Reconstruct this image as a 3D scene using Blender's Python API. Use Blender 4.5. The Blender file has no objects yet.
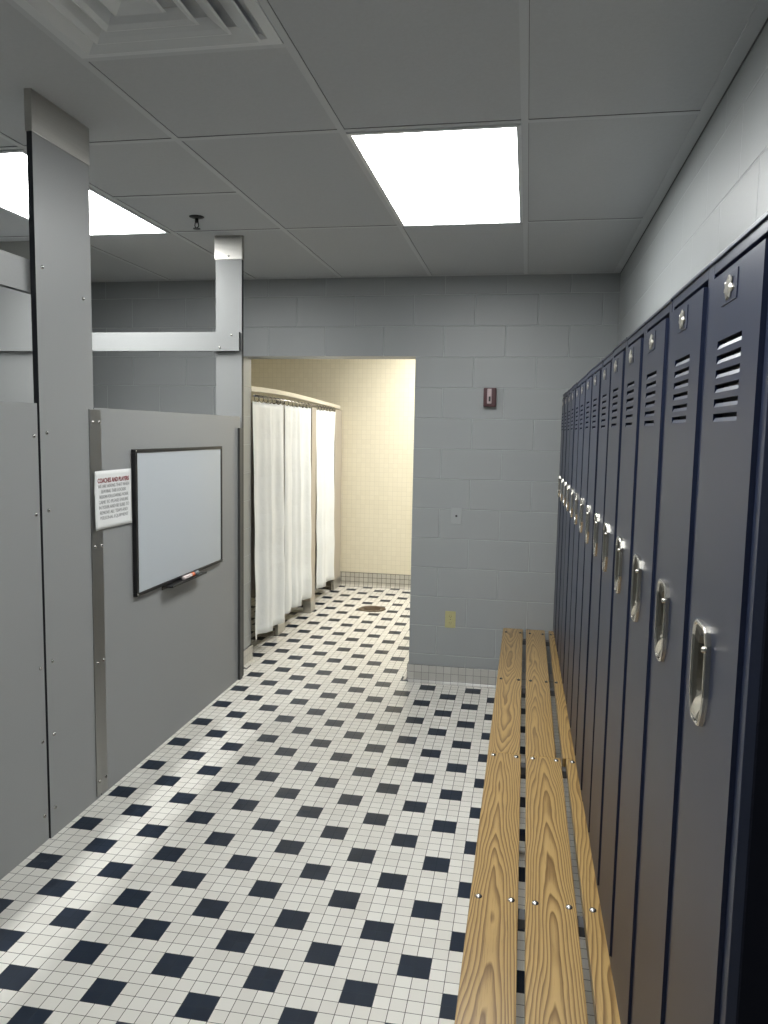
import bpy, bmesh, math, random
from mathutils import Vector, Matrix
random.seed(7)
S = bpy.context.scene
COL = S.collection

# ------------------------------------------------------------------ camera
F_PX = 776.945
cam_d = bpy.data.cameras.new('camera'); cam = bpy.data.objects.new('camera', cam_d); COL.objects.link(cam)
cam_d.sensor_fit = 'HORIZONTAL'; cam_d.sensor_width = 36.0; cam_d.lens = 36.0*F_PX/768.0
cam_d.clip_start = 0.02; cam_d.clip_end = 60
PITCH, YAW, ROLL, CAM_H = 0.10331, 0.17945, 0.01822, 1.73069
fw = Vector((-math.sin(YAW)*math.cos(PITCH), math.cos(YAW)*math.cos(PITCH), -math.sin(PITCH)))
rt = Vector((math.cos(YAW), math.sin(YAW), 0)); up = rt.cross(fw)
c_, s_ = math.cos(ROLL), math.sin(ROLL)
A_ = rt*c_ + up*s_; B_ = up*c_ - rt*s_
cam.matrix_world = Matrix(((A_.x, B_.x, -fw.x, 0), (A_.y, B_.y, -fw.y, 0), (A_.z, B_.z, -fw.z, CAM_H), (0, 0, 0, 1)))
S.camera = cam

# ------------------------------------------------------------------ world, exposure, lamp levels
w = bpy.data.worlds.new('world'); S.world = w; w.use_nodes = True
w.node_tree.nodes['Background'].inputs[0].default_value = (0.5, 0.55, 0.6, 1)
w.node_tree.nodes['Background'].inputs[1].default_value = 0.0
S.view_settings.view_transform = 'Standard'; S.view_settings.look = 'None'
S.view_settings.gamma = 1.0; S.view_settings.use_curve_mapping = False
S.view_settings.exposure = 1.10
S.cycles.max_bounces = 10; S.cycles.diffuse_bounces = 7; S.cycles.glossy_bounces = 5
S.cycles.use_denoising = True
S.cycles.sample_clamp_indirect = 6.0
LAMP_MAIN = 9.0        # lens radiance of the room's troffers
LAMP_SHOWER = 15.0     # shower room troffer

# ------------------------------------------------------------------ material helpers
class NT:
    def __init__(s, name):
        s.m = bpy.data.materials.new(name); s.m.use_nodes = True
        s.t = s.m.node_tree; s.n = s.t.nodes; s.b = s.n['Principled BSDF']
    def node(s, t, **k):
        n = s.n.new(t)
        for a, v in k.items(): setattr(n, a, v)
        return n
    def link(s, a, b): s.t.links.new(a, b)
    def val(s, x, inp):
        if isinstance(x, (int, float)): inp.default_value = x
        else: s.link(x, inp)
    def math(s, op, a, b=0.0, c=None):
        n = s.node('ShaderNodeMath', operation=op)
        s.val(a, n.inputs[0]); s.val(b, n.inputs[1])
        if c is not None: s.val(c, n.inputs[2])
        return n.outputs[0]
    def mix(s, f, a, b):
        n = s.node('ShaderNodeMix', data_type='RGBA')
        s.val(f, n.inputs[0])
        for v, i in ((a, 6), (b, 7)):
            if isinstance(v, tuple): n.inputs[i].default_value = (*v[:3], 1)
            else: s.link(v, n.inputs[i])
        return n.outputs[2]
    def pos(s):
        g = s.node('ShaderNodeNewGeometry'); sp = s.node('ShaderNodeSeparateXYZ'); s.link(g.outputs['Position'], sp.inputs[0])
        return g, sp.outputs
    def obj(s):
        g = s.node('ShaderNodeTexCoord'); return g.outputs['Object']
    def comb(s, x, y, z=0.0):
        n = s.node('ShaderNodeCombineXYZ'); s.val(x, n.inputs[0]); s.val(y, n.inputs[1]); s.val(z, n.inputs[2]); return n.outputs[0]
    def noise(s, vec, scale, detail=3, rough=.5):
        n = s.node('ShaderNodeTexNoise'); s.link(vec, n.inputs['Vector']); n.inputs['Scale'].default_value = scale
        n.inputs['Detail'].default_value = detail; n.inputs['Roughness'].default_value = rough; return n.outputs['Fac']
    def ramp(s, f, stops):
        n = s.node('ShaderNodeValToRGB'); s.link(f, n.inputs[0]); e = n.color_ramp.elements
        while len(e) < len(stops): e.new(.5)
        for i, (p, c) in enumerate(stops): e[i].position = p; e[i].color = (*c, 1)
        return n.outputs[0]
    def bump(s, h, strength, dist=.01):
        n = s.node('ShaderNodeBump'); n.inputs['Strength'].default_value = strength; n.inputs['Distance'].default_value = dist
        s.link(h, n.inputs['Height']); s.link(n.outputs[0], s.b.inputs['Normal'])
    def set(s, **k):
        for a, v in k.items():
            i = s.b.inputs[a.replace('_', ' ')]
            if isinstance(v, tuple): i.default_value = (*v[:3], 1)
            elif isinstance(v, (int, float)): i.default_value = v
            else: s.link(v, i)
        return s.m

def plain(name, col, rough=.5, metal=0.0, noise=0.0, nscale=30, bump=0.0, **k):
    t = NT(name); kw = {}
    if noise or bump:
        f = t.noise(t.obj(), nscale, 4)
        if noise:
            c2 = tuple(max(0, x*(1-noise)) for x in col); c3 = tuple(min(1, x*(1+noise)) for x in col)
            kw['Base_Color'] = t.mix(f, c2, c3)
        if bump: t.bump(f, bump, .002)
    kw.setdefault('Base_Color', col)
    return t.set(Roughness=rough, Metallic=metal, **kw, **k)

def cmu(name, col, sx, sy):
    """painted concrete block: 16x8 inch running bond with raked joints"""
    t = NT(name); g, p = t.pos()
    nrm = t.node('ShaderNodeSeparateXYZ'); t.link(g.outputs['True Normal'], nrm.inputs[0])
    side = t.math('GREATER_THAN', t.math('ABSOLUTE', nrm.outputs[0]), .5)
    u = t.math('ADD', t.math('MULTIPLY', side, t.math('SUBTRACT', p[1], sy)), t.math('MULTIPLY', t.math('SUBTRACT', 1.0, side), t.math('SUBTRACT', p[0], sx)))
    b = t.node('ShaderNodeTexBrick'); b.offset = .5; b.offset_frequency = 2
    t.link(t.comb(u, t.math('ADD', p[2], 0.0045)), b.inputs['Vector'])
    b.inputs['Scale'].default_value = 1.0; b.inputs['Brick Width'].default_value = .4064; b.inputs['Row Height'].default_value = .2032
    b.inputs['Mortar Size'].default_value = .0040; b.inputs['Mortar Smooth'].default_value = .6; b.inputs['Bias'].default_value = 0
    gpos = g.outputs['Position']
    n1 = t.noise(gpos, 160, 3); n2 = t.noise(gpos, 2.2, 3)
    c = t.mix(n2, tuple(x*.94 for x in col), tuple(x*1.05 for x in col))
    c = t.mix(t.math('MULTIPLY', b.outputs['Fac'], .55), c, tuple(min(1, x*1.5) for x in col))
    h = t.math('ADD', t.math('MULTIPLY', b.outputs['Fac'], -1.0), t.math('MULTIPLY', n1, .10))
    t.bump(h, .7, .006)
    return t.set(Base_Color=c, Roughness=.42)

TS = .05124; TX0 = -.29666; TY0 = 2.34781
def grout(t, a, size, half):
    f = t.math('FRACT', t.math('DIVIDE', a, size))
    d = t.math('MULTIPLY', t.math('MINIMUM', f, t.math('SUBTRACT', 1.0, f)), size)
    return t.math('LESS_THAN', d, half)
def tile_floor():
    t = NT('mosaic_floor_tile'); g, p = t.pos()
    u = t.math('DIVIDE', t.math('SUBTRACT', p[0], TX0-TS-TS*300), TS)     # shifted far so values stay positive
    v = t.math('DIVIDE', t.math('SUBTRACT', p[1], TY0-TS-TS*300), TS)
    c = t.math('FLOOR', t.math('DIVIDE', u, 3.0))
    lu = t.math('SUBTRACT', u, t.math('MULTIPLY', c, 3.0))
    par = t.math('FLOORED_MODULO', c, 2.0)
    lv = t.math('FLOORED_MODULO', t.math('SUBTRACT', v, t.math('MULTIPLY', par, 3.0)), 6.0)
    blk = t.math('MULTIPLY', t.math('LESS_THAN', lu, 2.0), t.math('LESS_THAN', lv, 2.0))
    gr = t.math('MAXIMUM', grout(t, t.math('MULTIPLY', u, TS), TS, .00115), grout(t, t.math('MULTIPLY', v, TS), TS, .00115))
    wn = t.node('ShaderNodeTexWhiteNoise', noise_dimensions='2D'); t.link(t.comb(t.math('FLOOR', u), t.math('FLOOR', v)), wn.inputs['Vector'])
    white = t.mix(wn.outputs['Value'], (.68, .66, .61), (.76, .745, .695))
    navy = t.mix(wn.outputs['Value'], (.005, .012, .027), (.008, .017, .035))
    col = t.mix(blk, white, navy)
    gc = t.mix(blk, (.085, .08, .07), (.030, .040, .052))
    dirt = t.noise(g.outputs['Position'], 1.7, 4)
    col = t.mix(t.math('MULTIPLY', t.math('MULTIPLY', dirt, .14), t.math('SUBTRACT', 1.0, blk)), col, (.40, .38, .34))
    t.bump(t.math('MULTIPLY', gr, -1.0), .35, .0012)
    return t.set(Base_Color=t.mix(gr, col, gc), Roughness=t.math('ADD', .36, t.math('MULTIPLY', gr, .4)), Specular_IOR_Level=.42)
def wall_tile(name, colA, colB, gcol, size=TS, half=.001, rough=.3, z0=0.0, bump=.3):
    t = NT(name); g, p = t.pos()
    nrm = t.node('ShaderNodeSeparateXYZ'); t.link(g.outputs['True Normal'], nrm.inputs[0])
    side = t.math('GREATER_THAN', t.math('ABSOLUTE', nrm.outputs[0]), .5)
    a = t.math('ADD', t.math('MULTIPLY', side, p[1]), t.math('MULTIPLY', t.math('SUBTRACT', 1.0, side), p[0]))
    a = t.math('ADD', a, 10.0-TX0+TS); z = t.math('ADD', p[2], size*20-z0)
    gr = t.math('MAXIMUM', grout(t, a, size, half), grout(t, z, size, half))
    wn = t.node('ShaderNodeTexWhiteNoise', noise_dimensions='2D')
    t.link(t.comb(t.math('FLOOR', t.math('DIVIDE', a, size)), t.math('FLOOR', t.math('DIVIDE', z, size))), wn.inputs['Vector'])
    t.bump(t.math('MULTIPLY', gr, -1.0), bump, .001)
    return t.set(Base_Color=t.mix(gr, t.mix(wn.outputs['Value'], colA, colB), gcol), Roughness=rough)

def oak(name, seed):
    """oak board with cathedral grain; object coordinates (x across, y along)"""
    t = NT(name); tc = t.obj(); sp = t.node('ShaderNodeSeparateXYZ'); t.link(tc, sp.inputs[0]); x, y = sp.outputs[0], sp.outputs[1]
    r = random.Random(seed)
    xc = r.uniform(-.02, .02); o1 = r.uniform(0, 40)
    n1 = t.noise(t.comb(t.math('MULTIPLY', x, 9.0), t.math('MULTIPLY', y, 1.35), o1), 1.0, 2, .45)
    n2 = t.noise(t.comb(t.math('MULTIPLY', x, 22.0), t.math('MULTIPLY', y, 4.0), o1+5), 1.0, 2, .5)
    dx = t.math('SUBTRACT', x, xc)
    g = t.math('ADD', t.math('MULTIPLY', t.math('POWER', t.math('ABSOLUTE', dx), 1.5), 46.0*r.choice((1, 1.25))), t.math('MULTIPLY', y, r.choice((-1, 1))*.95))
    g = t.math('ADD', g, t.math('MULTIPLY', n1, 1.5)); g = t.math('ADD', g, t.math('MULTIPLY', n2, .18))
    f = t.math('FRACT', t.math('MULTIPLY', g, 5.6))
    band = t.ramp(f, [(0, (0, 0, 0)), (.35, (.12, .12, .12)), (.72, (.75, .75, .75)), (.86, (1, 1, 1)), (1.0, (0, 0, 0))])
    fine = t.noise(t.comb(t.math('MULTIPLY', x, 420.0), t.math('MULTIPLY', y, 9.0), o1), 1.0, 3, .6)
    fleck = t.math('GREATER_THAN', fine, .60)
    patch = t.noise(t.comb(t.math('MULTIPLY', x, 5.0), t.math('MULTIPLY', y, 1.6), o1+9), 1.0, 2)
    base = t.mix(patch, (.37, .235, .082), (.49, .33, .13))
    c = t.mix(t.math('MULTIPLY', band, .95), base, (.135, .068, .018))
    c = t.mix(t.math('MULTIPLY', fleck, t.math('ADD', .22, t.math('MULTIPLY', band, .45))), c, (.12, .065, .02))
    t.bump(t.math('MULTIPLY', fine, -1.0), .12, .0008)
    return t.set(Base_Color=c, Roughness=.33, Coat_Weight=.25, Coat_Roughness=.2)

def brushed(name, col, rough=.3, axis=2):
    t = NT(name); tc = t.obj(); sp = t.node('ShaderNodeSeparateXYZ'); t.link(tc, sp.inputs[0])
    k = [260.0, 260.0, 260.0]; k[axis] = 3.0
    v = t.comb(*[t.math('MULTIPLY', sp.outputs[i], k[i]) for i in range(3)])
    n = t.noise(v, 1.0, 2)
    return t.set(Base_Color=t.mix(n, tuple(x*.82 for x in col), col), Metallic=1.0, Roughness=t.math('ADD', rough-.06, t.math('MULTIPLY', n, .15)))

def emis(name, col, strength):
    t = NT(name)
    return t.set(Base_Color=(.8, .8, .8), Emission_Color=col, Emission_Strength=strength)

M = {}
M['block'] = cmu('painted_block_grey', (.318, .334, .338), -.567, 2.152)
M['floor'] = tile_floor()
M['cream'] = wall_tile('cream_wall_tile', (.74, .69, .55), (.77, .72, .58), (.60, .56, .45), bump=.12)
M['base_tile'] = wall_tile('base_tile', (.44, .43, .40), (.52, .51, .48), (.10, .10, .10), z0=.018, rough=.32)
M['ceiling'] = plain('ceiling_tile', (.465, .482, .497), .9, noise=.05, nscale=90, bump=.25)
M['tbar'] = plain('ceiling_grid_paint', (.50, .52, .535), .5)
M['lens'] = emis('troffer_lens', (.985, 1.0, .985), LAMP_MAIN)
M['lens_s'] = emis('troffer_lens_warm', (1.0, .975, .915), LAMP_SHOWER)
M['white_metal'] = plain('white_enamel', (.62, .64, .65), .35)
M['laminate'] = plain('grey_laminate', (.275, .282, .281), .42, noise=.10, nscale=420)
M['edge'] = plain('dark_laminate_edge', (.012, .014, .018), .5)
M['steel'] = brushed('brushed_stainless', (.60, .585, .55), .33, 1)
M['steel_v'] = brushed('brushed_stainless_vertical', (.40, .40, .385), .38, 2)
M['screw'] = plain('screw_steel', (.45, .44, .42), .25, 1.0)
M['chrome'] = plain('polished_handle_steel', (.62, .60, .55), .24, 1.0)
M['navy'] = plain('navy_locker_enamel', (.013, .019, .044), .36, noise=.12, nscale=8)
M['slot_shade'] = plain('louvre_slot_shade', (.003, .004, .008), .7)  # near-black paints in the shade inside the louvre slots
M['navy_side_shaded'] = plain('locker_side_shaded_enamel', (.0015, .0025, .008), .8, Specular_IOR_Level=.2)  # end panel faces away from the lamps; its shade is put into this colour
M['plate'] = plain('silver_number_plate', (.62, .60, .54), .3, .9, noise=.5, nscale=160)
M['black'] = plain('black_plastic', (.008, .008, .009), .35)
M['board'] = plain('whiteboard_surface', (.485, .52, .55), .22)
M['paper'] = plain('paper', (.74, .75, .74), .8)
M['ink'] = plain('grey_print', (.33, .34, .34), .8)
M['red_ink'] = plain('dark_red_print', (.23, .035, .04), .8)
M['red'] = plain('dark_red_plastic', (.055, .006, .010), .35)
M['lens_pink'] = plain('clear_strobe_lens', (.50, .40, .41), .15)
M['ivory'] = plain('ivory_plastic', (.45, .42, .21), .4)
M['ivory_dark'] = plain('outlet_slots', (.16, .14, .06), .5)
M['channel'] = plain('dark_channel', (.07, .072, .072), .45, .3)
M['plate_grey'] = plain('painted_plate', (.36, .375, .38), .35)
M['curtain'] = plain('white_vinyl_curtain', (.76, .79, .82), .42, noise=.03, nscale=14, bump=.25)
def curtain_mat():
    t = NT('white_vinyl_curtain'); tc = t.obj(); sp = t.node('ShaderNodeSeparateXYZ'); t.link(tc, sp.inputs[0])
    n = t.noise(tc, 6.0, 4); z = t.math('ADD', sp.outputs[2], t.math('MULTIPLY', n, .03)); y = t.math('ADD', sp.outputs[1], t.math('MULTIPLY', n, .02))
    def crease(a, size):
        f = t.math('FRACT', t.math('DIVIDE', t.math('ADD', a, 5.0), size)); return t.math('MULTIPLY', t.math('SMOOTH_MIN', f, t.math('SUBTRACT', 1.0, f), .08), 2.0)
    h = t.math('ADD', t.math('ADD', crease(z, .29), t.math('MULTIPLY', crease(y, .21), .6)), t.math('MULTIPLY', n, 1.6))
    t.bump(h, .30, .02)
    return t.set(Base_Color=(.76, .79, .82), Roughness=.45)
M['curtain'] = curtain_mat()
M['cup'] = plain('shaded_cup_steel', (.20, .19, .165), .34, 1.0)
M['taupe'] = plain('taupe_shower_laminate', (.40, .36, .31), .35, noise=.06, nscale=200)
M['cream_metal'] = plain('cream_rail_enamel', (.66, .62, .53), .3)
M['rust'] = plain('tarnished_brass_drain', (.12, .085, .055), .45, .5, noise=.5, nscale=60)
M['bench_steel'] = plain('grey_pedestal_paint', (.10, .10, .105), .45, .3)
M['orange'] = plain('orange_marker_barrel', (.62, .12, .03), .4)
M['marker_white'] = plain('white_marker_barrel', (.72, .62, .60), .4)
M['marker_cap'] = plain('grey_blue_marker_cap', (.075, .11, .125), .4)
M['brass'] = plain('dark_sprinkler_metal', (.03, .03, .03), .4, .6)

# ------------------------------------------------------------------ mesh helpers
class MB:
    """collects shapes and links them as ONE mesh object"""
    def __init__(s): s.bm = bmesh.new(); s.mats = []
    def mi(s, m):
        if m is None: return 0
        if m not in s.mats: s.mats.append(m)
        return s.mats.index(m)
    def face(s, pts, m=None):
        f = s.bm.faces.new([s.bm.verts.new(p) for p in pts]); f.material_index = s.mi(m); return f
    def box(s, x0, x1, y0, y1, z0, z1, m=None, bev=0.0):
        v = [s.bm.verts.new((x, y, z)) for x in (x0, x1) for y in (y0, y1) for z in (z0, z1)]
        fs = []
        for q in ((0, 1, 3, 2), (4, 6, 7, 5), (0, 4, 5, 1), (2, 3, 7, 6), (0, 2, 6, 4), (1, 5, 7, 3)):
            f = s.bm.faces.new([v[i] for i in q]); f.material_index = s.mi(m); fs.append(f)
        if bev:
            es = list({e for f in fs for e in f.edges})
            r = bmesh.ops.bevel(s.bm, geom=es, offset=bev, segments=2, profile=.6, affect='EDGES')
            for f in r['faces']: f.material_index = s.mi(m)
        return s
    def cyl(s, p, q, r0, r1=None, n=20, m=None, cap=True):
        p, q = Vector(p), Vector(q); r1 = r0 if r1 is None else r1; d = (q-p).normalized()
        a = d.orthogonal().normalized(); b = d.cross(a)
        ra = [s.bm.verts.new(p+(a*math.cos(2*math.pi*i/n)+b*math.sin(2*math.pi*i/n))*r0) for i in range(n)]
        rb = [s.bm.verts.new(q+(a*math.cos(2*math.pi*i/n)+b*math.sin(2*math.pi*i/n))*r1) for i in range(n)]
        for i in range(n):
            f = s.bm.faces.new((ra[i], ra[(i+1) % n], rb[(i+1) % n], rb[i])); f.smooth = True; f.material_index = s.mi(m)
        if cap:
            for ring in (ra[::-1], rb):
                f = s.bm.faces.new(ring); f.material_index = s.mi(m)
        return s
    def lathe(s, c, axis, prof, n=20, m=None):
        """prof: list of (radius, height) along axis from c"""
        c = Vector(c); d = Vector(axis).normalized(); a = d.orthogonal().normalized(); b = d.cross(a)
        rings = []
        for r, h in prof:
            rings.append([s.bm.verts.new(c+d*h+(a*math.cos(2*math.pi*i/n)+b*math.sin(2*math.pi*i/n))*max(r, 1e-5)) for i in range(n)])
        for A, B in zip(rings, rings[1:]):
            for i in range(n):
                f = s.bm.faces.new((A[i], A[(i+1) % n], B[(i+1) % n], B[i])); f.smooth = True; f.material_index = s.mi(m)
        return s
    def loops(s, rings, m=None, smooth=False, cap=True):
        """bridge closed rings of equal length"""
        R = [[s.bm.verts.new(p) for p in r] for r in rings]; n = len(R[0])
        for A, B in zip(R, R[1:]):
            for i in range(n):
                f = s.bm.faces.new((A[i], A[(i+1) % n], B[(i+1) % n], B[i])); f.smooth = smooth; f.material_index = s.mi(m)
        if cap:
            f = s.bm.faces.new(R[-1]); f.material_index = s.mi(m)
        return s
    def build(s, name, mat, parent=None, loc=None, recalc=True):
        if recalc: bmesh.ops.recalc_face_normals(s.bm, faces=s.bm.faces)
        me = bpy.data.meshes.new(name); s.bm.to_mesh(me); s.bm.free()
        if s.mats:
            for m in s.mats: me.materials.append(m)
        elif mat: me.materials.append(mat)
        o = bpy.data.objects.new(name, me); COL.objects.link(o)
        if parent: o.parent = parent
        if loc is not None: o.location = loc
        return o
def tag(o, label=None, cat=None, group=None, kind=None):
    if label: o['label'] = label
    if cat: o['category'] = cat
    if group: o['group'] = group
    if kind: o['kind'] = kind
    return o
def empty(name, loc, label, cat, group=None, rz=0.0):
    o = bpy.data.objects.new(name, None); COL.objects.link(o); o.location = loc; o.rotation_euler = (0, 0, rz); o.empty_display_size = .1
    return tag(o, label, cat, group)
def struct(name, mb, mat, **k): return tag(mb.build(name, mat, **k), kind='structure')
def copy_tree(o, parent=None):
    c = o.copy(); COL.objects.link(c); c.parent = parent
    for ch in list(o.children): copy_tree(ch, c)
    return c

# ------------------------------------------------------------------ the room
H = 2.76; D = 5.241; D2 = 5.441; XR = .547; XL = -3.27; YN = -2.6; YS = 8.40
OX0, OX1, OZ = -1.985, -.755, 2.235       # opening to the showers
SXL, SXR = -3.15, .35                     # shower room sides
mb = MB(); mb.box(XL-.2, XR+.2, YN-.2, YS+.2, -.1, 0.0); struct('floor', mb, M['floor'])
mb = MB(); mb.box(XL-.2, XR+.2, YN-.2, YS+.2, H, H+.1); struct('ceiling', mb, M['ceiling'])
mb = MB()
mb.box(XL-.2, OX0, D, D2, 0, H); mb.box(OX1, XR+.2, D, D2, 0, H); mb.box(OX0, OX1, D, D2, OZ, H)
struct('wall_back', mb, M['block'])
mb = MB(); mb.box(XR, XR+.2, YN-.2, D, 0, H); struct('wall_right', mb, M['block'])
mb = MB(); mb.box(XL-.2, XL, YN-.2, D, 0, H); struct('wall_left', mb, M['block'])
mb = MB(); mb.box(XL, XR, YN-.2, YN, 0, H); struct('wall_front', mb, M['block'])
mb = MB(); mb.box(SXL, SXR, YS, YS+.2, 0, H); struct('wall_shower_back', mb, M['cream'])
mb = MB(); mb.box(SXL-.2, SXL, D2, YS+.2, 0, H); struct('wall_shower_left', mb, M['cream'])
mb = MB(); mb.box(SXR, SXR+.2, D2, YS+.2, 0, H); struct('wall_shower_right', mb, M['cream'])
# ceiling grid: tee bars
def tee(mb, x0, x1, y0, y1, d=.0022): mb.box(x0, x1, y0, y1, H-d, H+.001)
XG = [-.045, -.667, -1.275, -1.885, -2.51, -3.12]; YG = [.28, 1.50, 2.725, 3.975]
mb = MB()
for x in XG: tee(mb, x-.012, x+.012, YN, D, .0027)
for y in YG + [-.94, -2.16]: tee(mb, XL, XR, y-.012, y+.012)
tee(mb, -1.275, -.667, 2.106, 2.130); tee(mb, -1.885, -1.275, 3.345, 3.369)
tee(mb, XR-.045, XR, YN, D, .0032); tee(mb, XL, XR, D-.022, D, .0030)
struct('trim_1', mb, M['tbar'])
# thin shadow gap lines beside the tee bars (tegular tile edges)
mb = MB()
for x in XG: mb.box(x+.012, x+.0135, YN, D, H-.0008, H+.001)
for y in YG + [-.94, -2.16]: mb.box(XL, XR, y-.0145, y-.012, H-.0012, H+.001)
mb.box(-1.275, -.667, 2.1025, 2.106, H-.0012, H+.001); mb.box(-1.885, -1.275, 3.3415, 3.345, H-.0012, H+.001)
mb.box(XR-.004, XR, YN, D, H-.006, H-.0024)
struct('trim_2', mb, plain('tile_edge_gap', (.13, .13, .13), .9))
# tiled cove base along the block walls and the shower wall
def cove(mb, run, z1, d=.012):
    """run: ((x0,y0),(x1,y1)) along the wall face, room on the left-hand side of the direction"""
    (x0, y0), (x1, y1) = run; t = Vector((x1-x0, y1-y0, 0)).normalized(); n = Vector((-t.y, t.x, 0))
    prof = [(0, z1), (d*.8, z1), (d, z1-.003), (d, .032), (d+.003, .016), (d+.012, .005), (d+.028, .001), (d+.028, -.002), (0, -.002)]
    a = [Vector((x0, y0, 0))+n*p+Vector((0, 0, z)) for p, z in prof]; b = [Vector((x1, y1, 0))+n*p+Vector((0, 0, z)) for p, z in prof]
    A = [mb.bm.verts.new(v) for v in a]; B = [mb.bm.verts.new(v) for v in b]
    for i in range(len(A)-1): mb.bm.faces.new((A[i], B[i], B[i+1], A[i+1]))
    mb.bm.faces.new(A); mb.bm.faces.new(B[::-1])
mb = MB(); cove(mb, ((XR, D), (OX1-.0, D)), .121); struct('baseboard_back', mb, M['base_tile'])
mb = MB(); cove(mb, ((OX0, D), (XL, D)), .121); struct('baseboard_back_left', mb, M['base_tile'])
mb = MB(); cove(mb, ((OX1, D), (OX1, D2)), .121); struct('baseboard_opening_right', mb, M['base_tile'])
mb = MB(); cove(mb, ((OX0, D2), (OX0, D)), .121); struct('baseboard_opening_left', mb, M['base_tile'])
mb = MB(); cove(mb, ((SXR, YS), (SXL, YS)), .155); struct('baseboard_shower_back', mb, wall_tile('shower_base_tile', (.46, .44, .39), (.56, .54, .48), (.07, .065, .05), half=.0022))

# ------------------------------------------------------------------ ceiling lights, vent, sprinkler
def troffer(x0, x1, y0, y1, lens, label):
    r = empty('ceiling_light', ((x0+x1)/2, (y0+y1)/2, H), label, 'ceiling light', 'recessed ceiling lights')
    hx, hy = (x1-x0)/2, (y1-y0)/2
    f = MB()
    o = [(-hx, -hy), (hx, -hy), (hx, hy), (-hx, hy)]; i = [(-hx+.016, -hy+.016), (hx-.016, -hy+.016), (hx-.016, hy-.016), (-hx+.016, hy-.016)]
    f.loops([[(x, y, -.0) for x, y in o], [(x, y, -.007) for x, y in o], [(x, y, -.008) for x, y in i], [(x, y, -.001) for x, y in i]], cap=False)
    f.build('frame', M['white_metal'], r)
    l = MB(); l.box(-hx+.014, hx-.014, -hy+.014, hy-.014, -.005, -.001)
    l.build('lens', lens, r)
    return r
troffer(-.655, -.057, 2.74, 3.965, M['lens'], 'bright rectangular ceiling light above the aisle, right one of two in the locker room')
troffer(-2.498, -1.897, 2.74, 3.965, M['lens'], 'bright ceiling light partly hidden behind the tall grey post, above the stalls')
troffer(-.655, -.057, .292, 1.488, M['lens'], 'rectangular ceiling light over the camera, above the top edge of the photo')
troffer(-.95, -.35, 6.90, 8.10, M['lens_s'], 'ceiling light in the shower room behind the wall above the doorway')

vent = empty('air_vent', (-.971, 1.81, H), 'white square ceiling air diffuser with nested louvres, cut by the top edge of the photo', 'air vent')
m = MB()
def sq(h, z): return [(-h, -h, z), (h, -h, z), (h, h, z), (-h, h, z)]
m.loops([sq(.293, 0), sq(.293, -.006), sq(.262, -.006), sq(.246, .0)], cap=False)
m.build('frame', M['white_metal'], vent)
for h, h2, z in ((.250, .205, -.020), (.190, .150, -.024), (.128, .095, -.026)):
    m = MB(); m.loops([sq(h2, -.001), sq(h-.012, z+.006), sq(h, z), sq(h-.006, z-.002), sq(h-.020, z+.005), sq(h2-.006, -.001)], cap=False)
    m.build('louvre_ring', M['white_metal'], vent)
m = MB(); m.loops([sq(.045, -.001), sq(.068, -.022), sq(.062, -.026), sq(.03, -.012)], cap=True); m.build('centre_plate', M['white_metal'], vent)

sp = empty('fire_sprinkler', (-1.63, 3.70, H), 'small dark fire sprinkler head hanging from the ceiling between the two posts', 'sprinkler')
m = MB(); m.lathe((0, 0, 0), (0, 0, -1), [(0, 0), (.036, 0), (.036, .003), (.02, .009), (.008, .010), (0, .010)]); m.build('escutcheon', M['brass'], sp)
m = MB(); m.cyl((0, 0, -.009), (0, 0, -.03), .009)
for sx in (-1, 1): m.cyl((sx*.008, 0, -.028), (sx*.010, 0, -.045), .0025); m.cyl((sx*.010, 0, -.045), (0, 0, -.056), .0025)
m.build('frame_arms', M['brass'], sp)
m = MB(); m.cyl((0, 0, -.056), (0, 0, -.0585), .018, n=16); m.build('deflector', M['brass'], sp)

# ------------------------------------------------------------------ toilet partitions hung from the ceiling
SHOE_Z = 2.635; PB = .335; PT = 1.797; PX = -1.54; TH = .026
def screw(parent, p, axis, r=.0065, k=None):
    m = MB(); m.lathe((0, 0, 0), axis, [(r, -.0005), (r, r*.25), (r*.8, r*.55), (r*.4, r*.75), (0, r*.8)], n=12)
    return m.build('screw', M['screw'], parent, p)
def slab(name, parent, x0, x1, y0, y1, z0, z1, front):
    """laminate slab: the two wide faces grey, narrow edges dark"""
    m = MB(); m.box(x0, x1, y0, y1, z0, z1, M['laminate'])
    m.mi(M['edge']); m.bm.normal_update()
    ax = 0 if front == 'x' else 1
    for f in m.bm.faces:
        f.material_index = 0 if abs(f.normal[ax]) > .5 else 1
    return m.build(name, None, parent, recalc=True)
# post facing the aisle
r = empty('partition_post', (PX, 2.42, PB), 'wide grey partition post with a metal cap at the ceiling, nearest the camera', 'partition post')
slab('post_panel', r, -.019, 0, -.150, .168, 0, SHOE_Z-PB+.03, 'x')
m = MB(); m.box(-.022, .003, -.153, .171, SHOE_Z-PB, H-PB, bev=.0015); tag(m.build('ceiling_shoe', M['steel'], r), 'brushed steel cap at the ceiling')
for y, z in ((2.304, 2.232), (2.535, 2.172), (2.305, 1.706), (2.304, 1.452), (2.304, .944), (2.301, .691), (2.297, .434)): screw(r, (0, y-2.42, z-PB), (1, 0, 0))
# post turned to the camera
PY = 4.07
r = empty('partition_post', (-1.61, PY, PB), 'narrow grey partition post at the far end beside the shower doorway', 'partition post')
slab('post_panel', r, -.076, .072, 0, TH, 0, SHOE_Z-PB+.03, 'y')
m = MB(); m.box(-.080, .076, -.004, TH+.004, SHOE_Z-PB, H-PB, bev=.0015); tag(m.build('ceiling_shoe', M['steel'], r), 'brushed steel cap at the ceiling')
screw(r, (0, -.004, 2.652-PB), (0, -1, 0), .006)
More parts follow.
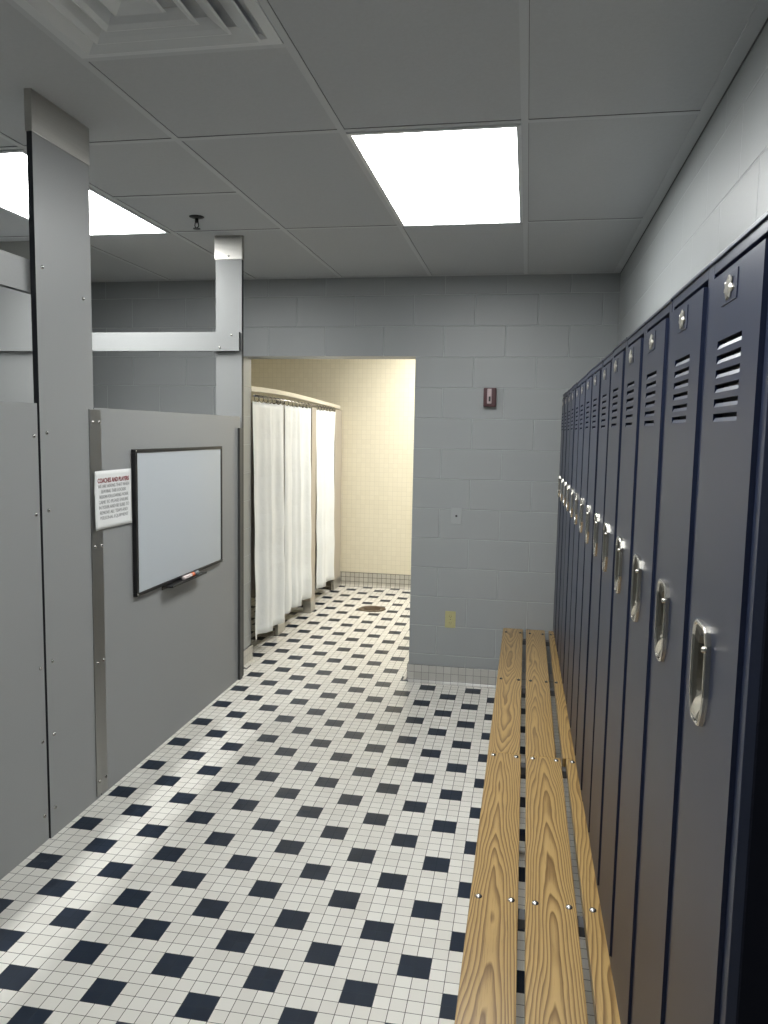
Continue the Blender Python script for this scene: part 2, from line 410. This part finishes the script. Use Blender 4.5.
# post at the far left behind the near one
r = empty('partition_post', (-2.97, PY, PB), 'bright grey partition panel post by the left wall, seen past the wide post', 'partition post')
slab('post_panel', r, -.30, .40, 0, TH, 0, SHOE_Z-PB+.03, 'y')
m = MB(); m.box(-.30, .404, -.004, TH+.004, SHOE_Z-PB, H-PB, bev=.0015); tag(m.build('ceiling_shoe', M['steel'], r), 'brushed steel cap at the ceiling')
for x in (-.2, .3): screw(r, (x, -.004, 2.652-PB), (0, -1, 0), .006)
# head rails
def rail(x0, x1, y0, y1, front, label):
    m = MB(); m.box(x0, x1, y0, y1, 2.148, 2.249, M['laminate']); m.mi(M['edge']); m.bm.normal_update()
    ax = 0 if front == 'x' else 1
    for f in m.bm.faces: f.material_index = 0 if (abs(f.normal[ax]) > .5 or f.normal.z > .5) else 1
    return tag(m.build('head_rail', None), label, 'head rail')
r = rail(XL, -1.543, 4.041, 4.066, 'y', 'pale grey head rail running across between the posts, above the whiteboard panel')
for x, z in ((-1.585, 2.232), (-1.652, 2.166), (-2.68, 2.232), (-3.1, 2.166)): screw(r, (x, 4.041, z), (0, -1, 0), .006)
r = rail(-1.588, -1.563, .6, 2.42, 'x', 'grey head rail above the stall door, meeting the wide post at the left edge')
# stall door beside the wide post
r = empty('stall_door', (PX, 1.94, PB), 'flat grey stall door at the left edge of the photo with a row of screws', 'stall door')
m_ = slab('door_panel', r, -TH, 0, -.36, .318, .005, PT+.003-PB, 'x')
for z in (1.696, 1.445, .939, .689, .432): screw(r, (0, 2.237-1.94, z-PB), (1, 0, 0))
m = MB(); m.box(-TH-.004, -TH, -.34, .46, .12, .30); m.box(-TH-.004, -TH, -.34, .46, 1.18, 1.36)
m.build('hinge_plate', M['steel_v'], r)
# near pilaster out of frame that carries the door and rail
r = empty('partition_post', (PX, 1.47, PB), 'grey partition post on the near side of the stall door, outside the photo', 'partition post')
slab('post_panel', r, -TH, 0, -.15, .10, 0, SHOE_Z-PB+.03, 'x')
m = MB(); m.box(-TH-.004, .004, -.154, .104, SHOE_Z-PB, H-PB, bev=.0015); m.build('ceiling_shoe', M['steel'], r)
# panel with the whiteboard
r = empty('partition_panel', (PX, 3.32, PB), 'large grey partition panel that carries the whiteboard and the paper notice', 'partition panel')
slab('panel', r, -TH, 0, -.729, .730, 0, PT-PB, 'x')
m = MB(); m.box(.0002, .0035, -.766, -.690, .012, PT-PB-.006, bev=.001); m.box(-TH-.004, -TH-.0002, -.766, -.690, .012, PT-PB-.006)
tag(m.build('channel_strip', M['steel_v'], r), 'stainless strip along the near edge')
for z in (1.745, 1.292, .856, .40):
    for y in (2.573, 2.617): screw(r, (.0035, y-3.32, z-PB), (1, 0, 0), .006)
m = MB(); m.box(0, .014, .690, .728, .0, 1.735-PB, bev=.001)
tag(m.build('channel_strip', M['channel'], r), 'dark strip beside the far post')

# whiteboard
WB = empty('whiteboard', (PX, 3.302, 1.345), 'blank white marker board in a thin black frame hung on the grey panel', 'whiteboard')
hy, hz = .449, .297
m = MB(); m.box(.001, .014, -hy+.008, hy-.008, -hz+.008, hz-.008); m.build('writing_surface', M['board'], WB)
m = MB()
for y0, y1, z0, z1 in ((-hy, hy, hz-.014, hz), (-hy, hy, -hz, -hz+.014), (-hy, -hy+.018, -hz+.014, hz-.014), (hy-.014, hy, -hz+.014, hz-.014)):
    m.box(.0005, .018, y0, y1, z0, z1, bev=.0015)
m.build('frame', M['black'], WB)
m = MB(); m.box(.0005, .052, -.200, .165, -hz-.010, -hz-.004); m.box(.048, .053, -.200, .165, -hz-.010, -hz-.001, bev=.001); m.box(.0005, .004, -.200, .165, -hz-.022, -hz-.008)
m.build('pen_tray', M['black'], WB)
for y, z in ((-hy+.007, hz-.007), (-hy+.007, -hz+.007), (hy-.007, -hz+.007)): screw(WB, (.018, y, z), (1, 0, 0), .004)
mk = empty('marker', (PX+.037, 3.300, 1.345-hz-.004+.0106), 'orange and white dry-erase marker with a dark cap lying on the whiteboard tray', 'marker')
m = MB(); m.lathe((0, -.060, 0), (0, 1, 0), [(0, 0), (.008, 0), (.0095, .003), (.0095, .08)], n=16); m.build('barrel', M['marker_white'], mk)
m = MB(); m.lathe((0, .018, 0), (0, 1, 0), [(.0097, 0), (.0097, .034)], n=16); m.build('label_band', M['orange'], mk)
m = MB(); m.lathe((0, .050, 0), (0, 1, 0), [(.0098, 0), (.0105, .002), (.0105, .045), (.008, .052), (0, .052)], n=16); m.build('cap', M['marker_cap'], mk)

# paper notice
NT_ = empty('paper_notice', (PX+.0045, 2.7035, 1.4595), 'white paper notice with a dark red heading taped left of the whiteboard', 'notice')
m = MB(); hw, hh = .1365, .108; n = 14
g = [[None]*(n+1) for _ in range(n+1)]
for i in range(n+1):
    for j in range(n+1):
        y = -hw+2*hw*i/n; z = -hh+2*hh*j/n
        curl = .012*max(0, (-y/hw-.62))**1.5*2*(1 if z < .03 else .4) + .004*max(0, -z/hh-.5)
        inset = .010*max(0, (z/hh+.0))*max(0, -y/hw-.2)
        g[i][j] = m.bm.verts.new((.0005+curl, y+inset*1.0, z))
for i in range(n):
    for j in range(n):
        f = m.bm.faces.new((g[i][j], g[i+1][j], g[i+1][j+1], g[i][j+1])); f.smooth = True
o = m.build('sheet', M['paper'], NT_)
md = o.modifiers.new('thick', 'SOLIDIFY'); md.thickness = .0006; md.offset = -1
def text(name, s, size, y, z, mat, parent, bold=0.0, width=None):
    c = bpy.data.curves.new(name, 'FONT'); c.body = s; c.size = size; c.align_x = 'CENTER'; c.align_y = 'CENTER'; c.extrude = .0002; c.offset = bold
    t = bpy.data.objects.new(name, c); COL.objects.link(t)
    bpy.context.view_layer.update()
    me = bpy.data.meshes.new_from_object(t.evaluated_get(bpy.context.evaluated_depsgraph_get())); bpy.data.objects.remove(t)
    me.materials.clear(); me.materials.append(mat)
    xs = [v.co.x for v in me.vertices]; wd = max(xs)-min(xs)
    k = (width/wd) if width else 1.0
    for v in me.vertices:
        x, yy, zz = v.co; v.co = (zz, x*k, yy)
    o = bpy.data.objects.new(name, me); COL.objects.link(o); o.parent = parent; o.location = (.0022, y, z); return o
tag(text('heading', 'COACHES AND PLAYERS', .0235, .004, .071, M['red_ink'], NT_, .0006, .226), 'dark red heading')
for k, (s, wd) in enumerate((('WE ARE ASKING THAT WHEN', .228), ('LEAVING THIS LOCKER', .178), ('ROOM FOLLOWING YOUR', .208), ('GAME TO PLEASE ENSURE', .214), ('IN YOUR AND BE SURE TO', .220), ('REMOVE ALL TEAM AND', .200), ('PERSONAL EQUIPMENT', .205))):
    text('text_line', s, .0185, .006-.003*(k % 2), .0505-.0197*k, M['ink'], NT_, 0, wd)

# ------------------------------------------------------------------ back wall fittings
al = empty('fire_alarm', (-.2505, D, 1.967), 'dark red fire alarm strobe with a pale centre lens high on the back wall', 'fire alarm')
m = MB(); m.box(-.0415, .0415, -.045, 0, -.062, .062, bev=.006); m.build('housing', M['red'], al)
m = MB(); m.box(-.017, .014, -.060, -.044, -.043, .055, bev=.005); m.build('strobe_lens', M['lens_pink'], al)
m = MB(); m.box(-.006, .006, -.064, -.058, -.028, .004, bev=.002); m.build('lamp_tube', M['black'], al)
sw = empty('switch_plate', (-.451, D, 1.17), 'small grey painted wall plate with a dark key hole on the back wall', 'switch plate')
m = MB(); m.box(-.0375, .0375, -.007, 0, -.056, .056, bev=.002); m.build('plate', M['plate_grey'], sw)
m = MB(); m.cyl((0, -.0065, 0.0), (0, -.009, 0.0), .0075); m.build('key_hole', M['black'], sw)
ou = empty('power_outlet', (-.473, D, .453), 'ivory duplex power outlet low on the back wall left of the bench', 'power outlet')
m = MB(); m.box(-.036, .036, -.006, 0, -.058, .058, bev=.002); m.build('cover_plate', M['ivory'], ou)
for z in (.022, -.022):
    m = MB(); m.box(-.015, .015, -.009, -.004, z-.014, z+.014, M['ivory'], bev=.003)
    m.box(-.008, -.0055, -.0095, -.008, z-.003, z+.006, M['ivory_dark']); m.box(.0055, .008, -.0095, -.008, z-.003, z+.006, M['ivory_dark']); m.box(-.002, .002, -.0095, -.008, z-.010, z-.006, M['ivory_dark'])
    m.build('socket', None, ou)
screw(ou, (0, -.006, 0), (0, -1, 0), .003)

# ------------------------------------------------------------------ shower stalls seen through the opening
CX = -1.962
def headrail_z(y):      # top edge, a slight upward bow
    P = [(D2, 2.040), (5.7, 2.046), (6.0, 2.049), (6.3, 2.0485), (6.6, 2.045), (7.0, 2.037), (7.4, 2.027), (7.8, 2.017), (8.4, 2.002)]
    for (a, b), (c, d) in zip(P, P[1:]):
        if y <= c: return b+(d-b)*(y-a)/(c-a)
    return P[-1][1]
m = MB(); n = 24; rings = []
for i in range(n+1):
    y = D2+.001 + (8.385-D2-.001)*i/n; z = headrail_z(y); x = -1.994-.016*(y-D2)
    rings.append([(x+.012, y, z-.036), (x+.012, y, z), (x-.022, y, z), (x-.022, y, z-.036)])
m.loops(rings); m.bm.faces.new([m.bm.verts.new(p) for p in rings[0]])
m.build('shower_head_rail', M['cream_metal']); hr = bpy.data.objects['shower_head_rail']
tag(hr, 'slightly bowed cream head rail above the shower curtains', 'head rail')
m = MB(); m.cyl((CX, D2, 1.972), (CX-.040, 8.072, 1.955), .009, n=12)
tag(m.build('curtain_rod', M['screw']), 'thin metal rod carrying the white shower curtains', 'curtain rod')
for i, (y0, y1, lab) in enumerate(((6.15, 6.34, 'narrow taupe shower post between the first and second curtains'), (6.975, 7.165, 'narrow taupe shower post visible between the second and third curtains'), (8.08, 8.385, 'taupe shower post against the cream tiled far wall'))):
    r = empty('shower_post', (-2.008, (y0+y1)/2, 0), lab, 'shower post', 'taupe shower posts')
    h = (y1-y0)/2
    m = MB(); m.box(-.022, (.045 if i == 1 else 0), -h+(.03 if i == 1 else 0), h-(.012 if i == 1 else 0), .10, 1.94 if i == 1 else (1.950 if i == 2 else 1.985), bev=.002); m.build('post_panel', M['taupe'], r)
    m = MB(); m.box(-.026, (.049 if i == 1 else .004), -h+(.027 if i == 1 else -.003), h-(.009 if i == 1 else -.003), 0, .11, bev=.002); tag(m.build('floor_shoe', M['steel'], r), 'brushed steel shoe')
for i, (y, lab) in enumerate(((6.245, 'taupe divider panel behind the first shower post'), (7.07, 'taupe divider panel behind the second shower post'))):
    m = MB(); m.box(SXL, -2.036, y-.011, y+.011, .30, 1.95, bev=.002)
    tag(m.build('shower_divider', M['taupe']), lab, 'shower divider', 'shower divider panels')

def curtain(y0, y1, zb, lab, seed, npl, amp, cx):
    rr = random.Random(seed)
    r = empty('shower_curtain', (cx, y0, 0), lab, 'shower curtain', 'white shower curtains')
    m = MB(); nu, nv = 140, 36; ph = rr.uniform(0, 6)
    g = []
    for i in range(nu+1):
        u = i/nu; row = []
        for j in range(nv+1):
            v = j/nv; z = zb + (1.940-(y1-6)*.004-zb)*v
            a = amp*(1-.45*v)
            w_ = u + .03*math.sin(u*9+seed)
            x = a*math.sin(w_*npl*2*math.pi+ph) + .30*a*math.sin(w_*npl*4.7*math.pi+ph*2+v*1.2) + .004*math.sin(v*23+seed*3)*(1-v)
            y = (y1-y0)*u + .25*a*math.cos(w_*npl*2*math.pi+ph)
            if j == nv: z -= .010*abs(math.sin(u*math.pi*8))
            if j == 0: z += .008*math.sin(u*5+seed)
            row.append(m.bm.verts.new((x*min(1, .35+(1-v)*2), y, z)))
        g.append(row)
    for i in range(nu):
        for j in range(nv):
            f = m.bm.faces.new((g[i][j], g[i+1][j], g[i+1][j+1], g[i][j+1])); f.smooth = True
    o = m.build('curtain_sheet', M['curtain'], r, recalc=False)
    md = o.modifiers.new('thick', 'SOLIDIFY'); md.thickness = .0015
    for k in range(7):
        u = (k+.5)/7; w_ = u + .03*math.sin(u*9+seed); x = amp*.55*math.sin(w_*npl*2*math.pi+ph)
        q = MB(); pts = 14
        ring = [Vector((.017*math.sin(2*math.pi*a/pts), 0, 1.955-.0055*(y0-5.4)+.024*math.cos(2*math.pi*a/pts))) for a in range(pts)]
        for a in range(pts): q.cyl(ring[a], ring[(a+1) % pts], .002, n=6)
        q.build('curtain_ring', M['black'], r, (CX-.015*(y0+(y1-y0)*u-D2)-cx, (y1-y0)*u, 0))
    return r
curtain(5.444, 6.19, .130, 'white vinyl shower curtain nearest the doorway, left of the first fold', 1, 2.3, .030, -1.980)
curtain(6.20, 7.00, .165, 'white vinyl shower curtain in the middle, left of the visible taupe post', 2, 2.6, .031, -1.974)
curtain(7.20, 8.02, .165, 'white vinyl shower curtain farthest away, right of the visible taupe post', 3, 2.6, .030, -1.985)

dr = empty('floor_drain', (-1.43, 7.33, 0), 'dark tarnished floor drain in the shower room floor', 'floor drain')
m = MB(); m.lathe((0, 0, 0), (0, 0, 1), [(.135, .0004), (.130, .004), (.088, .003), (.085, -.004), (.0, -.004)], n=28); m.build('drain_collar', M['rust'], dr)
m = MB()
for a in range(-3, 4): m.box(-math.sqrt(.083**2-(a*.022)**2), math.sqrt(.083**2-(a*.022)**2), a*.022-.005, a*.022+.005, -.001, .003)
m.build('grate', M['rust'], dr)

# ------------------------------------------------------------------ bench
BZ = .42; BT = .036
bench = empty('slatted_bench', (.08, 3.1, 0), 'long oak slat bench running along the foot of the navy lockers', 'bench')
YB = 3.132
def board(x0, x1, y0, y1, seed, dz=0.0):
    m = MB(); hx, hy = (x1-x0)/2, (y1-y0)/2; m.box(-hx, hx, -hy, hy, -BT, 0, bev=.003)
    for f in m.bm.faces: f.smooth = False
    return m.build('board', oak('oak_board_%d' % seed, seed), bench, ((x0+x1)/2-.08, (y0+y1)/2-3.1, BZ+dz))
board(-.112, .023, .75, YB-.0015, 3); board(.043, .183, .75, YB-.0015, 11); board(.203, .338, .75, YB-.0015, 5, -.0005)
board(-.112, .019, YB+.0015, 5.236, 8, -.0015); board(.041, .164, YB+.0015, 5.236, 21, -.0015); board(.190, .325, YB+.0015, 5.236, 14, -.0015)
def bolt(x, y, r=.0105, mat='screw'):
    m = MB(); m.lathe((0, 0, 0), (0, 0, 1), [(r, -.002), (r*.97, .0016), (r*.75, .0042), (r*.4, .0058), (0, .0062)], n=16)
    return m.build('bolt', M[mat], bench, (x-.08, y-3.1, BZ))
for y in (1.10, 2.105, 3.10):
    for x in (-.088, .004, .070, .163, .227): bolt(x, y)
for y in (4.115, 5.12):
    for x in (-.090, .003, .066, .148, .200): bolt(x, y, .0085, 'bench_steel')
for y in (1.10, 2.105, 3.115, 4.115, 5.10):
    m = MB(); m.box(-.105-.08, .52-.08, y-.025-3.1, y+.025-3.1, BZ-BT-.030, BZ-BT-.0015); m.build('crossbar', M['bench_steel'], bench)
    for x in (-.03, .40):
        m = MB(); m.box(x-.02-.08, x+.02-.08, y-.02-3.1, y+.02-3.1, .006, BZ-BT-.03); m.box(x-.05-.08, x+.05-.08, y-.05-3.1, y+.05-3.1, 0, .007, bev=.002); m.build('leg', M['bench_steel'], bench)
m = MB(); m.box(.44-.08, .50-.08, .95-3.1, 5.18-3.1, BZ-BT-.0015, BZ-.001); m.build('rear_rail', M['bench_steel'], bench)

# ------------------------------------------------------------------ lockers
LW = .3048; LH = 1.565; LD = .272
def ring2(pts, x, s=1.0, cy=0, cz=0): return [(x, cy+(a-cy)*s, cz+(b-cz)*s) for a, b in pts]
def make_locker():
    """local axes: x into the locker, y along the row away from the camera, z up; origin at near lower front corner of the door plane"""
    r = empty('locker', (0, 0, 0), '', '')
    b = MB(); x0 = .0055; w = LW-.0012
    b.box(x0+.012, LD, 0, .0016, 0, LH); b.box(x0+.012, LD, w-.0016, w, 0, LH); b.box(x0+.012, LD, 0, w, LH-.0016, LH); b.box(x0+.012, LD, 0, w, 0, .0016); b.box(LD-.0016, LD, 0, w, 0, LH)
    b.build('cabinet', M['navy_side_shaded'], r)
    f = MB()
    f.box(x0, x0+.016, 0, .0245, 0, LH, bev=.0012); f.box(x0, x0+.016, w-.0165, w, 0, LH, bev=.0012)
    f.box(x0, x0+.016, .0245, w-.0165, LH-.0215, LH-.006, bev=.0012); f.box(x0-.003, x0+.016, 0, w, LH-.0055, LH, bev=.001); f.box(x0, x0+.016, .0245, w-.0165, 0, .028, bev=.0012)
    f.build('front_frame', M['navy'], r)
    # door with six louvred slots and an opening for the pull
    d = MB(); NV, DK = M['navy'], M['slot_shade']; d.mi(NV); d.mi(DK)
    ya, yb = .0275, LW-.0205; za, zb = .030, LH-.0325
    sy0, sy1 = .100, .220; tops = [1.441-.0197*k for k in range(6)]; sh = .0110
    hz0, hz1, hy0, hy1 = .928, 1.032, .161, .223
    zs = sorted([za, zb, hz0, hz1]+[t for t in tops]+[t-sh for t in tops])
    for i in range(len(zs)-1):
        z0, z1 = zs[i], zs[i+1]; slot = any(abs(z1-t) < 1e-6 for t in tops) and abs(z1-z0-sh) < 1e-6
        if abs(z0-hz0) < 1e-6:
            for p, q in ((ya, hy0), (hy1, yb)): d.face([(0, p, z0), (0, q, z0), (0, q, z1), (0, p, z1)], NV)
            continue
        for p, q in ((ya, sy0), (sy0, sy1), (sy1, yb)):
            if slot and p == sy0:
                zm = z0+sh*.50
                d.face([(0, p, z0), (0, q, z0), (.0026, q, zm), (.0026, p, zm)], NV)      # sloping blade
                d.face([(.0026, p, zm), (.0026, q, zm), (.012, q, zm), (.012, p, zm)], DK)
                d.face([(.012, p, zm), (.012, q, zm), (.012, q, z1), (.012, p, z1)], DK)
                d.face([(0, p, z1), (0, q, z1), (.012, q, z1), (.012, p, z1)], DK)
                for yy in (p, q): d.face([(0, yy, z0), (.0026, yy, zm), (.012, yy, zm), (.012, yy, z1), (0, yy, z1)], NV)
            else: d.face([(0, p, z0), (0, q, z0), (0, q, z1), (0, p, z1)], NV)
    T = .019
    d.face([(0, ya, za), (0, ya, zb), (T, ya, zb), (T, ya, za)], NV); d.face([(0, yb, za), (0, yb, zb), (T, yb, zb), (T, yb, za)], NV)
    d.face([(0, ya, zb), (0, yb, zb), (T, yb, zb), (T, ya, zb)], NV); d.face([(0, ya, za), (0, yb, za), (T, yb, za), (T, ya, za)], NV)
    d.face([(T, ya, za), (T, yb, za), (T, yb, zb), (T, ya, zb)], NV)
    bmesh.ops.remove_doubles(d.bm, verts=d.bm.verts, dist=1e-5)
    door = d.build('door', None, r)
    # recessed pull
    cy = .192; cz = .980
    o = [(cy-.026, 1.0585), (cy+.026, 1.0585), (cy+.038, 1.052), (cy+.047, 1.034), (cy+.047, .955), (cy+.040, .930), (cy+.026, .9045), (cy+.018, .902), (cy-.018, .902), (cy-.026, .9045), (cy-.040, .930), (cy-.047, .955), (cy-.047, 1.034), (cy-.038, 1.052)]
    o = [(cy+(a-cy)*.88, .982+(z-.980)*.915) for a, z in o]; cz = .982
    def sc(k, kz): return [(cy+(a-cy)*k, cz+(z-cz)*kz) for a, z in o]
    h = MB()
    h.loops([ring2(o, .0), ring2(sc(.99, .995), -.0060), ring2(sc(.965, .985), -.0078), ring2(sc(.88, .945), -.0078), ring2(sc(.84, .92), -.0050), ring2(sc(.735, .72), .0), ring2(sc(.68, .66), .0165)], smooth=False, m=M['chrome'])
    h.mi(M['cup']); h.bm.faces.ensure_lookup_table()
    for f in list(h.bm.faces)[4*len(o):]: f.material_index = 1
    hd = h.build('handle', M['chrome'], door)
    tag(hd, 'brushed steel recessed pull')
    # lifting finger at the bottom of the cup
    l = MB(); rings = []
    for t in range(9):
        a = t/8; z = .921+.032*a; x = -.007+.0145*(a**1.6); hw_ = .015+.009*a
        rings.append([(x-.002, cy-hw_, z), (x-.002, cy+hw_, z), (x+.0015, cy+hw_, z), (x+.0015, cy-hw_, z)])
    l.loops(rings, smooth=False); l.build('lift_finger', M['chrome'], hd)
    nb = MB(); nb.lathe((-.006, cy-.040, 1.026), (-1, 0, 0), [(.0045, 0), (.0045, .004), (.003, .0065), (0, .007)], n=10); nb.build('rivet', M['chrome'], hd)
    nb = MB(); nb.lathe((-.0078, cy, .9165), (-1, 0, 0), [(.0035, -.001), (.0035, .0008), (0, .0018)], n=10); nb.build('rivet', M['screw'], hd)
    # number plate: clear rectangular holder with a crumpled silver emblem
    ey = .170; p = MB(); p.box(-.0012, 0, ey-.037, ey+.037, 1.486, 1.524, bev=.0004); pl = p.build('plate_holder', M['navy'], door)
    st = []
    rr = random.Random(4)
    for a in range(14):
        th = 2*math.pi*a/14+.2; rad = (.019 if a % 2 else .0115)*rr.uniform(.85, 1.15); st.append((ey+rad*1.25*math.cos(th), 1.505+rad*.95*math.sin(th)))
    e = MB(); e.loops([ring2(st, -.0011), ring2(st, -.0030), ring2(st, -.0052, .55, ey, 1.505)]); tag(e.build('emblem', M['plate'], pl), 'silver emblem on the number plate')
    return r
protos = make_locker()
ordn = ['nearest the camera at the right edge', 'second from the camera', 'third from the camera', 'fourth from the camera', 'fifth from the camera', 'sixth from the camera', 'seventh from the camera', 'eighth from the camera',
        'seventh from the back wall', 'sixth from the back wall', 'fifth from the back wall', 'fourth from the back wall', 'third from the back wall', 'second from the back wall', 'touching the back wall']
NL = 14
words_ = ordn[:7] + ordn[8:]
ROWB = -.0092
for k in range(NL):
    o = protos if k == 0 else copy_tree(protos)
    y = .930 + LW*k
    if k >= 9: y -= .006*(k-8)*.0
    jit = random.Random(k*5+1)
    o.location = (.264+ROWB*y+jit.uniform(-.001, .001), y, BZ+(.0025 if k % 3 == 1 else .0005))
    o.rotation_euler = (0, 0, -math.atan(ROWB))
    o['label'] = 'tall navy blue metal locker with louvred door, ' + words_[k]
    o['category'] = 'locker'; o['group'] = 'navy lockers along the right wall'
